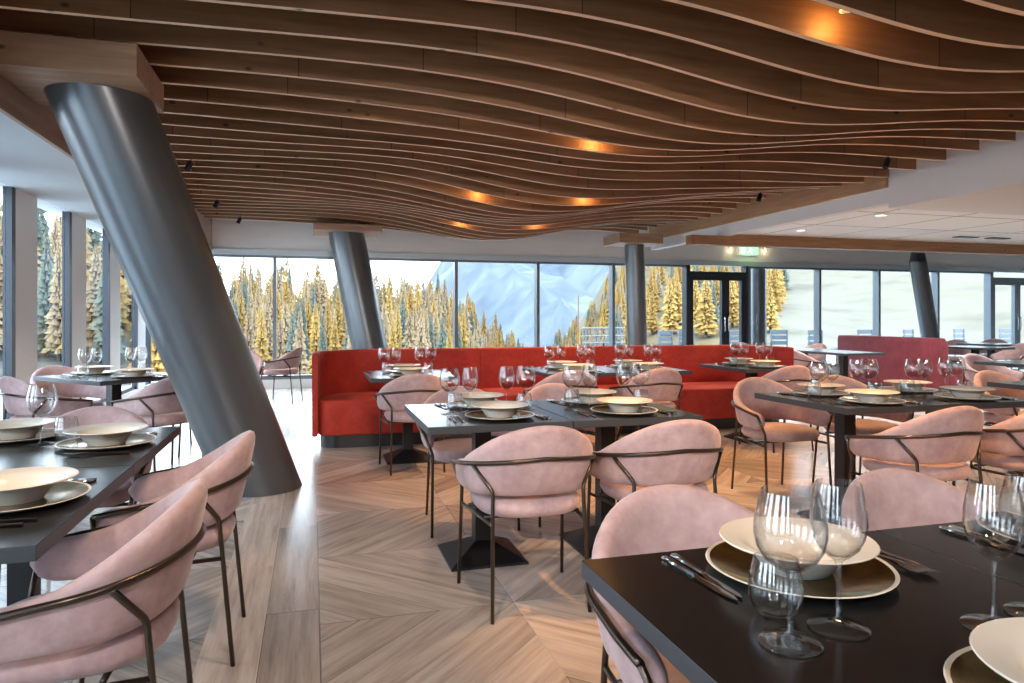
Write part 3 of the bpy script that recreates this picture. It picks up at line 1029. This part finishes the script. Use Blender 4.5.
# ------------------------------------------------------------------ table ware
def bowl_bm():
    return lathe([(0, 0.004), (0.052, 0.004), (0.056, 0.0), (0.064, 0.0), (0.068, 0.006), (0.086, 0.030), (0.096, 0.044), (0.116, 0.050), (0.1450, 0.056), (0.1465, 0.058),
                  (0.1450, 0.0600), (0.116, 0.0545), (0.098, 0.0490), (0.088, 0.038), (0.075, 0.020), (0.055, 0.012), (0, 0.010)], 48)
def charger_bm():
    bm = lathe([(0, 0.0), (0.11, 0.0), (0.150, 0.006), (0.1745, 0.0145), (0.176, 0.0160), (0.1745, 0.0172), (0.168, 0.0155), (0.145, 0.0105), (0.11, 0.0055), (0, 0.0050)], 48)
    for f in bm.faces:
        c = f.calc_center_median()
        r = sqrt(c.x ** 2 + c.y ** 2)
        f.material_index = 0 if (r < 0.168 and f.normal.z > 0) else 1
    return bm
def wine_bm(k, h):
    o = [(0, 0.0), (0.043, 0.0), (0.0462, 0.0012), (0.0468, 0.0028), (0.0450, 0.0042), (0.025, 0.0065), (0.010, 0.011), (0.0050, 0.022), (0.0039, 0.050), (0.0041, 0.100), (0.0068, 0.110)]
    outer = [(0.022, 0.117), (0.039, 0.130), (0.0495, 0.148), (0.0540, 0.168), (0.0530, 0.188), (0.0485, 0.210), (0.0425, 0.2350)]
    inner = [(0.0413, 0.2352), (0.0472, 0.210), (0.0517, 0.188), (0.0527, 0.168), (0.0482, 0.148), (0.0378, 0.1315), (0.021, 0.1195), (0, 0.116)]
    return lathe([(r * (k if z > 0.112 else 1), z * h) for r, z in o + outer + inner], 36)
def tumbler_bm():
    o = [(0, 0.0), (0.024, 0.0), (0.028, 0.003), (0.037, 0.014), (0.0435, 0.032), (0.0445, 0.048), (0.042, 0.070), (0.0365, 0.096)]
    i = [(0.0355, 0.096), (0.041, 0.070), (0.0433, 0.048), (0.0422, 0.032), (0.036, 0.016), (0.026, 0.008), (0, 0.007)]
    return lathe(o + i, 36)
def strip(sections):
    """flat-ware: (y, half width, z, half thickness)"""
    bm = bmesh.new()
    rings = []
    for y, w, z, h in sections:
        rings.append([bm.verts.new(p) for p in ((-w, y, z), (-w * 0.6, y, z - h), (w * 0.6, y, z - h), (w, y, z), (w * 0.6, y, z + h), (-w * 0.6, y, z + h))])
    for a, b in zip(rings, rings[1:]):
        for k in range(6):
            bm.faces.new((a[k], a[(k + 1) % 6], b[(k + 1) % 6], b[k]))
    bm.faces.new(rings[0][::-1])
    bm.faces.new(rings[-1])
    bmesh.ops.recalc_face_normals(bm, faces=bm.faces)
    return bm
def knife_bm():
    return strip([(-0.115, 0.004, 0.0045, 0.003), (-0.112, 0.0085, 0.0045, 0.004), (-0.06, 0.0075, 0.0045, 0.004), (-0.005, 0.0055, 0.0045, 0.004), (0.0, 0.005, 0.004, 0.002),
                  (0.012, 0.0085, 0.003, 0.001), (0.07, 0.0100, 0.003, 0.001), (0.10, 0.0085, 0.003, 0.001), (0.118, 0.002, 0.003, 0.001)])
def fork_bm():
    bm = strip([(-0.105, 0.007, 0.003, 0.002), (-0.10, 0.009, 0.003, 0.002), (-0.03, 0.005, 0.003, 0.002), (0.03, 0.0035, 0.008, 0.002), (0.045, 0.009, 0.010, 0.0015), (0.062, 0.0115, 0.008, 0.0012)])
    for k in range(4):
        x = -0.0096 + 0.0064 * k
        tube(bm, [(x, 0.058, 0.008), (x, 0.085, 0.006), (x, 0.106, 0.010)], [0.0022, 0.0018, 0.0010], 6)
    return bm
PROTO = {}
def ware(kind, bmf, mat, cat, x, y, z, rz, label, group, smooth=True):
    if kind not in PROTO:
        o = obj(kind, bmf(), mat, None, smooth, 50)
        PROTO[kind] = o
    else:
        o = PROTO[kind].copy()
        C.objects.link(o)
    o.location = (x, y, z)
    o.rotation_euler = (0, 0, rz)
    return tag(o, label, cat, group)
TT = 0.7502
def setting(x, y, face, seat, items='cbLStkKfF', flip=1):
    """place setting for a diner looking along `face` (radians, 0 = +Y)"""
    def at(lx, ly):
        return x + lx * cos(face) - ly * sin(face), y + lx * sin(face) + ly * cos(face)
    j = lambda a: rnd.uniform(-a, a)
    if 'c' in items:
        ware('charger_plate', charger_bm, ['gold', 'cream'], 'plate', x, y, TT, j(3), 'gold charger plate at ' + seat, 'gold charger plates')
    if 'b' in items:
        ware('rimmed_bowl', bowl_bm, 'cream', 'bowl', x + j(0.004), y + j(0.004), TT + 0.0058, j(3), 'cream wide-rimmed bowl at ' + seat, 'cream rimmed bowls')
    for ch, kind, f, lx, ly, lb, gr in (('L', 'large_wine_glass', lambda: wine_bm(1.0, 1.0), 0.217, 0.260, 'rounder wine glass', 'round wine glasses'),
                                        ('S', 'slim_wine_glass', lambda: wine_bm(0.80, 1.0), 0.108, 0.240, 'slimmer wine glass', 'slim wine glasses'),
                                        ('t', 'water_tumbler', tumbler_bm, 0.178, 0.168, 'stemless water tumbler', 'water tumblers')):
        if ch in items:
            px, py = at(lx + j(0.006), ly + j(0.006))
            ware(kind, f, 'glass', 'glass', px, py, TT, j(3), lb + ' at ' + seat, gr)
    for ch, kind, f, lx, ly, an, lb in (('k', 'dinner_knife', knife_bm, 0.190, -0.02, 0.05, 'inner steel knife'), ('K', 'dinner_knife', knife_bm, 0.212, -0.025, 0.08, 'outer steel knife'),
                                        ('f', 'dinner_fork', fork_bm, -0.212, -0.02, 0.0, 'inner steel fork'), ('F', 'dinner_fork', fork_bm, -0.240, 0.0, -0.06, 'outer steel fork')):
        if ch in items:
            px, py = at(lx + j(0.004), ly + j(0.008))
            ware(kind, f, 'steel', 'knife' if 'knife' in kind else 'fork', px, py, TT, face + an + j(0.03), lb + ' at ' + seat, kind.replace('_', ' ') + 's')
PIh = pi / 2
setting(0.920, 1.170, pi, 'the gold charger seat of the front table')
setting(1.645, 1.175, pi, 'the outer far seat of the front table', 'cbLStkK')
setting(0.95, 0.63, 0, 'the near seat of the front table, picture corner', 'cbLS')
setting(-0.77, 2.19, PIh, 'the nearer aisle seat of the aisle table')
setting(-0.77, 3.07, PIh, 'the aisle seat before the leaning column', 'cbkKf')
setting(-1.17, 3.325, pi, 'the head seat of the aisle table', 'cbk')
ware('large_wine_glass', lambda: wine_bm(1.0, 1.0), 'glass', 'glass', -1.02, 3.15, TT, 0, 'rounder wine glass standing alone on the aisle table', 'round wine glasses')
for nm, (mx, my), nearseat, farseat in (
        ('middle table', (0.90, 3.578), 'the aisle chair', 'the chair opposite the aisle chair'),
        ('middle table', (1.575, 3.578), 'the chair away from the aisle', 'the glass-hidden chair')):
    setting(mx, my - 0.205, 0, 'the middle table before ' + nearseat)
    setting(mx, my + 0.245, pi, 'the middle table before ' + farseat)
for mx, a in ((3.155, 'pedestal end'), (3.858, 'picture edge end')):
    setting(mx, 3.58 - 0.22, 0, 'the near side of the long table, ' + a)
    setting(mx, 3.58 + 0.22, pi, 'the far side of the long table, ' + a)
B_ = 'cbLStk'
setting(0.81, 6.18 - 0.22, 0, 'the chair side of the rounded-end banquette table', B_)
setting(0.81, 6.18 + 0.22, pi, 'the sofa side of the rounded-end banquette table', B_)
for mx, a in ((2.35, 'first half'), (3.053, 'second half')):
    setting(mx, 6.22 - 0.22, 0, 'the chair side of the double banquette table, ' + a, B_)
    setting(mx, 6.22 + 0.22, pi, 'the sofa side of the double banquette table, ' + a, B_)
setting(4.33, 6.22 - 0.22, 0, 'the chair side of the farthest banquette table', B_)
setting(4.33, 6.22 + 0.22, pi, 'the sofa side of the farthest banquette table', B_)
k_ = 0.30 * 0.7071
setting(-1.634 + k_, 6.71 - k_, PI / 4, 'the column side of the turned table', 'cbLStk')
setting(-1.634 - k_, 6.71 + k_, PI * 1.25, 'the window side of the turned table', 'cbLStk')

ware('water_tumbler', tumbler_bm, 'glass', 'glass', -0.955, 3.22, TT, 0, 'stemless water tumbler standing next to the lone wine glass', 'water tumblers')

# ------------------------------------------------------------------ red banquette
def arc(cx, cy, r, a0, a1, n=10):
    return [(cx + r * cos(R(a0 + (a1 - a0) * k / n)), cy + r * sin(R(a0 + (a1 - a0) * k / n))) for k in range(n + 1)]
X0, X1, YF, YK = 0.0, 5.32, 6.84, 7.72
bq = thing('banquette', 'long red velvet banquette with rounded ends before the windows', 'banquette', (0, 0, 0))
RO = 0.62
def outer():
    a = [(X0, YF)]
    a += arc(X0 + RO, YK - RO, RO, 180, 90, 14)
    a += arc(X1 - RO, YK - RO, RO, 90, 0, 14)
    a.append((X1, YF))
    return a
def inner():
    """front edge 5 cm thick, back 14 cm thick"""
    a = [(X0 + 0.05, YF)]
    for p, q in ((arc(X0 + RO, YK - RO, RO, 180, 90, 14), 0), (arc(X1 - RO, YK - RO, RO, 90, 0, 14), 1)):
        for k, (x, y) in enumerate(p):
            f = k / 14 if q == 0 else 1 - k / 14
            th = 0.07 + 0.07 * f
            cx = X0 + RO if q == 0 else X1 - RO
            d = Vector((x - cx, y - (YK - RO))).normalized()
            a.append((x - d.x * th, y - d.y * th))
    a.append((X1 - 0.05, YF))
    return a
def back_piece(xa, xb):
    A = [p for p in outer() if xa <= p[0] <= xb]
    B = [p for p in inner() if xa <= p[0] <= xb]
    for arr, yy in ((A, YK), (B, YK - 0.14)):
        if xa > X0 + 0.1:
            arr.insert(0, (xa, yy))
        if xb < X1 - 0.1:
            arr.append((xb, yy))
    return prism(bmesh.new(), A + B[::-1], 0.12, 0.905, 0.020, 3)
s1, s2 = 1.80, 3.60
for a, b in ((-9, s1 - 0.002), (s1 + 0.002, s2 - 0.002), (s2 + 0.002, 99)):
    obj('backrest', back_piece(a, b), 'red', bq, True, 45)
IN = inner()
IL = [p for p in IN if p[0] < s1][1:]
IR = [p for p in IN if p[0] > s2][:-1]
g_ = 0.004
for k in range(3):
    if k == 0:
        pts = arc(X0 + 0.055 + 0.14, YF - 0.01 + 0.14, 0.14, 180, 270, 8) + [(s1 - 0.002, YF - 0.01), (s1 - 0.002, YK - 0.145)]
        pts += [(x + g_, y - g_) for x, y in IL[::-1]]
    elif k == 1:
        pts = [(s1 + 0.002, YF - 0.01), (s2 - 0.002, YF - 0.01), (s2 - 0.002, YK - 0.145), (s1 + 0.002, YK - 0.145)]
    else:
        pts = [(s2 + 0.002, YF - 0.01)] + arc(X1 - 0.055 - 0.14, YF - 0.01 + 0.14, 0.14, 270, 360, 8)
        pts += [(x - g_, y - g_) for x, y in IR[::-1]] + [(s2 + 0.002, YK - 0.145)]
    obj('seat', prism(bmesh.new(), pts, 0.12, 0.46, 0.025, 3), 'red', bq, True, 45)
pts = arc(X0 + 0.08 + 0.18, YF + 0.03 + 0.18, 0.18, 180, 270, 8) + arc(X1 - 0.08 - 0.18, YF + 0.03 + 0.18, 0.18, 270, 360, 8)
pts += arc(X1 - 0.08 - 0.5, YK - 0.08 - 0.5, 0.5, 0, 90, 8) + arc(X0 + 0.08 + 0.5, YK - 0.08 - 0.5, 0.5, 90, 180, 8)
obj('plinth', prism(bmesh.new(), pts, 0.0, 0.12), 'rubber', bq, True, 40)

# burgundy bench: its back faces us, the seat is on the far side
bb = thing('bench', 'burgundy velvet bench with its back to us near the far tables', 'bench', (0, 0, 0))
def profile_bench(poly, y0, y1, bevel):
    bm = bmesh.new()
    a = [bm.verts.new((x, y0, z)) for x, z in poly]
    b = [bm.verts.new((x, y1, z)) for x, z in poly]
    fa = bm.faces.new(a)
    fb = bm.faces.new(b[::-1])
    for k in range(len(poly)):
        bm.faces.new((a[k], b[k], b[(k + 1) % len(poly)], a[(k + 1) % len(poly)]))
    bmesh.ops.recalc_face_normals(bm, faces=bm.faces)
    bmesh.ops.bevel(bm, geom=list(bm.edges), offset=bevel, segments=2, affect='EDGES', profile=0.5)
    return bm
obj('backrest', profile_bench([(9.34, 0.10), (9.74, 0.10), (9.72, 0.80), (9.65, 0.915), (9.36, 0.915), (9.34, 0.85)], 8.78, 10.8, 0.02), 'burgundy', bb, True, 45)
obj('seat', profile_bench([(9.742, 0.10), (10.36, 0.10), (10.36, 0.42), (9.742, 0.44)], 8.78, 10.8, 0.025), 'burgundy', bb, True, 45)
obj('plinth', boxes([(9.40, 10.24, 8.84, 10.74, 0, 0.10)]), 'rubber', bb)

# ------------------------------------------------------------------ outside: terrace, slopes, mountain, trees
def sst(t):
    t = max(0.0, min(1.0, t))
    return t * t * (3 - 2 * t)
def ground(az, D):
    wl = 1 - sst((az - 6) / 11)
    wr = sst((az - 18.5) / 9)
    wm = max(0.0, 1 - wl - wr)
    zl = -3.2 + 3.6 * sst((D - 38) / 60) + 0.5 * sin(D * 0.11 + az * 0.2)
    zr = -0.7 + 19.0 * sst((D - 24) / 110) + 0.5 * sin(D * 0.13 + az * 0.25)
    near = sst((D - 20) / 14)
    z = wl * zl + wr * zr + wm * -6.0
    return -0.7 * (1 - near) + z * near
bm = bmesh.new()
rows = []
AZ = [-62 + 1.6 * k for k in range(82)]
DD = [14.2, 17, 20, 24, 28, 33, 38, 44, 50, 57, 64, 72, 80, 90, 100, 112, 126, 145]
for az in AZ:
    rows.append([])
    for D in DD:
        Dk = max(D, 13.4 / max(0.25, cos(R(az)))) if az > -12 else D
        rows[-1].append(bm.verts.new((Dk * sin(R(az)), Dk * cos(R(az)), ground(az, Dk))))
for a, b in zip(rows, rows[1:]):
    for k in range(len(DD) - 1):
        f = bm.faces.new((a[k], b[k], b[k + 1], a[k + 1]))
        c = f.calc_center_median()
        azc = math.degrees(math.atan2(c.x, c.y))
        f.material_index = 1 if azc < 15 else (2 if azc < 34.5 + 1.5 * sin(c.length * 0.2) else 0)
bmesh.ops.recalc_face_normals(bm, faces=bm.faces)
struct('hillside', bm, ['meadow', 'wood_floor', 'larch_floor'], None, True)
bm = bmesh.new()
rows = []
for i in range(70):
    az = -60 + 2.0 * i
    rows.append([])
    for jx in range(24):
        D = 330 + 34 * jx
        h = -30 + 190 * (jx / 23) ** 1.1 + 16 * sin(az * 0.33 + jx * 0.4) + 9 * sin(az * 0.9 + jx) + rnd.uniform(-4, 4)
        h = -30 + (h + 30) * (0.04 + 0.96 * sst((az - 5) / 9))
        rows[-1].append(bm.verts.new((D * sin(R(az)), D * cos(R(az)), h)))
for a, b in zip(rows, rows[1:]):
    for k in range(23):
        bm.faces.new((a[k], b[k], b[k + 1], a[k + 1]))
bmesh.ops.recalc_face_normals(bm, faces=bm.faces)
struct('mountain', bm, 'mountain', None, True)
struct('bounce_slab', boxes([(-9.0, XL - 0.25, -6.0, 15.5, -0.35, -0.12)]), 'deck')  # pale ground slab added to bounce daylight up to the soffit
struct('terrace', boxes([(3.5, XR + 6, YB + 0.26, 21.0, -0.20, -0.03)]), 'deck')

def tree_bm(seed, spread, tiers, dense):
    r = random.Random(seed)
    bm = bmesh.new()
    tube(bm, [(0, 0, -0.08), (0, 0, 0.4), (0, 0, 0.97)], [0.018, 0.013, 0.003], 6)
    for f in bm.faces:
        f.material_index = 1
    for i in range(tiers):
        f = (i + 0.4) / tiers
        z = 0.10 + 0.88 * f
        rad = spread * (1 - f) ** 0.8 * r.uniform(0.75, 1.1) + 0.012
        nb = max(5, int(dense * (1 - f * 0.6)))
        a0 = r.uniform(0, 6)
        for k in range(nb):
            a = a0 + 2 * pi * k / nb + r.uniform(-0.3, 0.3)
            L = rad * r.uniform(0.7, 1.15)
            dz = -0.25 * L + r.uniform(-0.02, 0.02)
            dx, dy = cos(a), sin(a)
            w = L * r.uniform(0.14, 0.24)
            hgt = r.uniform(0.02, 0.045)
            b0 = Vector((dx * 0.01, dy * 0.01, z + hgt))
            tip = Vector((dx * L, dy * L, z + dz))
            l1 = Vector((dx * L * 0.6 - dy * w, dy * L * 0.6 + dx * w, z + dz * 0.7 - 0.012))
            r1 = Vector((dx * L * 0.6 + dy * w, dy * L * 0.6 - dx * w, z + dz * 0.7 - 0.012))
            up = Vector((dx * L * 0.55, dy * L * 0.55, z + dz * 0.4 + hgt))
            vs = [bm.verts.new(p) for p in (b0, l1, tip, r1, up)]
            for q in ((0, 1, 4), (1, 2, 4), (2, 3, 4), (3, 0, 4), (0, 3, 2, 1)):
                bm.faces.new([vs[t_] for t_ in q])
    bmesh.ops.recalc_face_normals(bm, faces=bm.faces)
    return bm
KIND = {'larch': ('golden_larch', 'golden autumn larch'), 'larch_pale': ('pale_larch', 'faded straw-coloured larch'), 'pine': ('mountain_pine', 'dark green mountain pine')}
TREE = {}
def tree(kind, x, y, z, h, side):
    v = rnd.randrange(3)
    if (kind, v) not in TREE:
        o = obj(KIND[kind][0], tree_bm(11 * v + len(kind), (0.115, 0.135, 0.16)[v] * (0.9 if kind == 'pine' else 1.0), 24, 13), [kind, 'bark'])
        TREE[(kind, v)] = o
    else:
        o = TREE[(kind, v)].copy()
        C.objects.link(o)
    o.location = (x, y, z)
    wd = 1.4 if 'door' in side else 1.0
    o.scale = (h * wd * rnd.uniform(0.9, 1.2), h * wd * rnd.uniform(0.9, 1.2), h)
    o.rotation_euler = (0, 0, rnd.uniform(0, 6.28))
    tag(o, KIND[kind][1] + side, 'tree', KIND[kind][1] + ' trees' + side)
def lerp(x, xs, ys):
    if x <= xs[0]:
        return ys[0]
    for a, b, c, d in zip(xs, xs[1:], ys, ys[1:]):
        if x <= b:
            return c + (d - c) * (x - a) / (b - a)
    return ys[-1]
PLANTED = []
def plant(n, az0, az1, d0, d1, xs, ys, kinds, side, drop):
    wide = 0.21 if 'door' in side else 0.155
    i = made = 0
    while made < n and i < n * 9:
        az = az0 + (az1 - az0) * ((i * 0.618034) % 1.0)
        D = d0 + (d1 - d0) * ((i * 0.41421 + 0.13) % 1.0) ** 0.8
        i += 1
        zg = ground(az, D)
        yt = lerp(az, xs, ys) + (1 - (D - d0) / (d1 - d0)) * drop + rnd.uniform(-4, 12)
        zt = 1.25 + (317 - yt) / 700 * D
        h = max(2.2, min(17.0, zt - zg))
        x, y = D * sin(R(az)), D * cos(R(az))
        if any((x - p) ** 2 + (y - q) ** 2 < (0.92 * (rr + wide * h)) ** 2 for p, q, rr in PLANTED):
            continue
        PLANTED.append((x, y, wide * h))
        made += 1
        tree(rnd.choice(kinds), x, y, zg - 0.05, h, side)
plant(110, -46, -8.5, 60, 100, [-46, -13, -8.5], [140, 165, 250], ['larch', 'larch_pale', 'pine', 'larch_pale', 'pine'], ' on the wooded left slope', 90)
plant(290, -12, 17.5, 36, 98, [-12, -9, 8, 12, 15, 17.5], [250, 256, 262, 280, 312, 345], ['larch', 'larch_pale', 'larch_pale', 'larch_pale', 'larch', 'pine'], ' on the wooded left slope', 50)
plant(260, 19.4, 37.5, 36, 90, [19.5, 22, 24.5, 30, 38], [330, 298, 268, 235, 235], ['larch', 'larch', 'larch', 'larch', 'larch_pale', 'pine'], ' on the slope behind the door', 40)

# terrace furniture
def outdoor_chair(label, x, y, rz, src=None):
    if src is None:
        t = thing('terrace_chair', label, 'outdoor chair', (x, y, -0.03), rz, 'terrace chairs')
        P = [(obj('seat', boxes([(-0.26, 0.26, -0.25, 0.25, 0.38, 0.44)], 0.01), 'outdoor', t), [])]
        P.append((obj('backrest', boxes([(-0.26, 0.26, -0.29, -0.26, z0, z1) for z0, z1 in ((0.50, 0.61), (0.65, 0.76), (0.80, 0.92))] + [(x0, x0 + 0.04, -0.26, -0.24, 0.40, 0.92) for x0 in (-0.26, 0.22)], 0.004), 'outdoor', t), []))
        for a in (-0.24, 0.24):
            for b in (-0.24, 0.23):
                P.append((obj('leg', boxes([(a - 0.02, a + 0.02, b - 0.02, b + 0.02, 0, 0.38)]), 'outdoor', t), []))
        return t, P
    return dup(src[0], src[1], (x, y, -0.03), rz, label, 'terrace chairs')
TC = [(9.05, 16.4, 0.3, 'grey terrace chair outside just past the slim column'), (9.9, 16.9, 0.1, 'grey terrace chair outside before the glass door'), (11.1, 16.3, 0.2, 'grey terrace chair outside the inner door leaf'),
      (12.6, 16.6, -0.1, 'grey terrace chair outside right of the straight column'), (13.3, 15.9, 0.15, 'grey terrace chair outside, second past the straight column'),
      (15.2, 16.2, 0.0, 'grey terrace chair outside above the bare table'), (16.6, 16.0, 0.3, 'grey terrace chair outside above the burgundy bench'), (19.0, 16.5, 0.2, 'grey terrace chair outside near the far glass door'),
      (20.3, 16.1, -0.3, 'grey terrace chair outside closest to the picture edge')]
oc = outdoor_chair(TC[0][3], TC[0][0], TC[0][1], TC[0][2] + pi)
for x, y, rz, lb in TC[1:]:
    outdoor_chair(lb, x, y, rz + pi, oc)
t = thing('terrace_railing', 'white slatted railing outside behind the double banquette table', 'railing', (0, 0, -0.03))
obj('rail', boxes([(7.55, 8.9, 18.97, 19.03, z, z + 0.03) for z in (0.12, 0.32, 0.52, 0.72, 0.95)]), 'deck_white', t)
obj('balusters', boxes([(7.55 + 0.10 * k, 7.575 + 0.10 * k, 18.98, 19.02, 0, 0.95) for k in range(14)]), 'outdoor', t)
bm = bmesh.new()
tube(bm, [(0, 0, 0), (0, 0, 1.95)], 0.022, 8)
o = obj('flag_pole', bm, 'pole')
o.location = (7.9, 20.2, -0.03)
tag(o, 'thin brown pole standing outside above the white railing', 'pole')
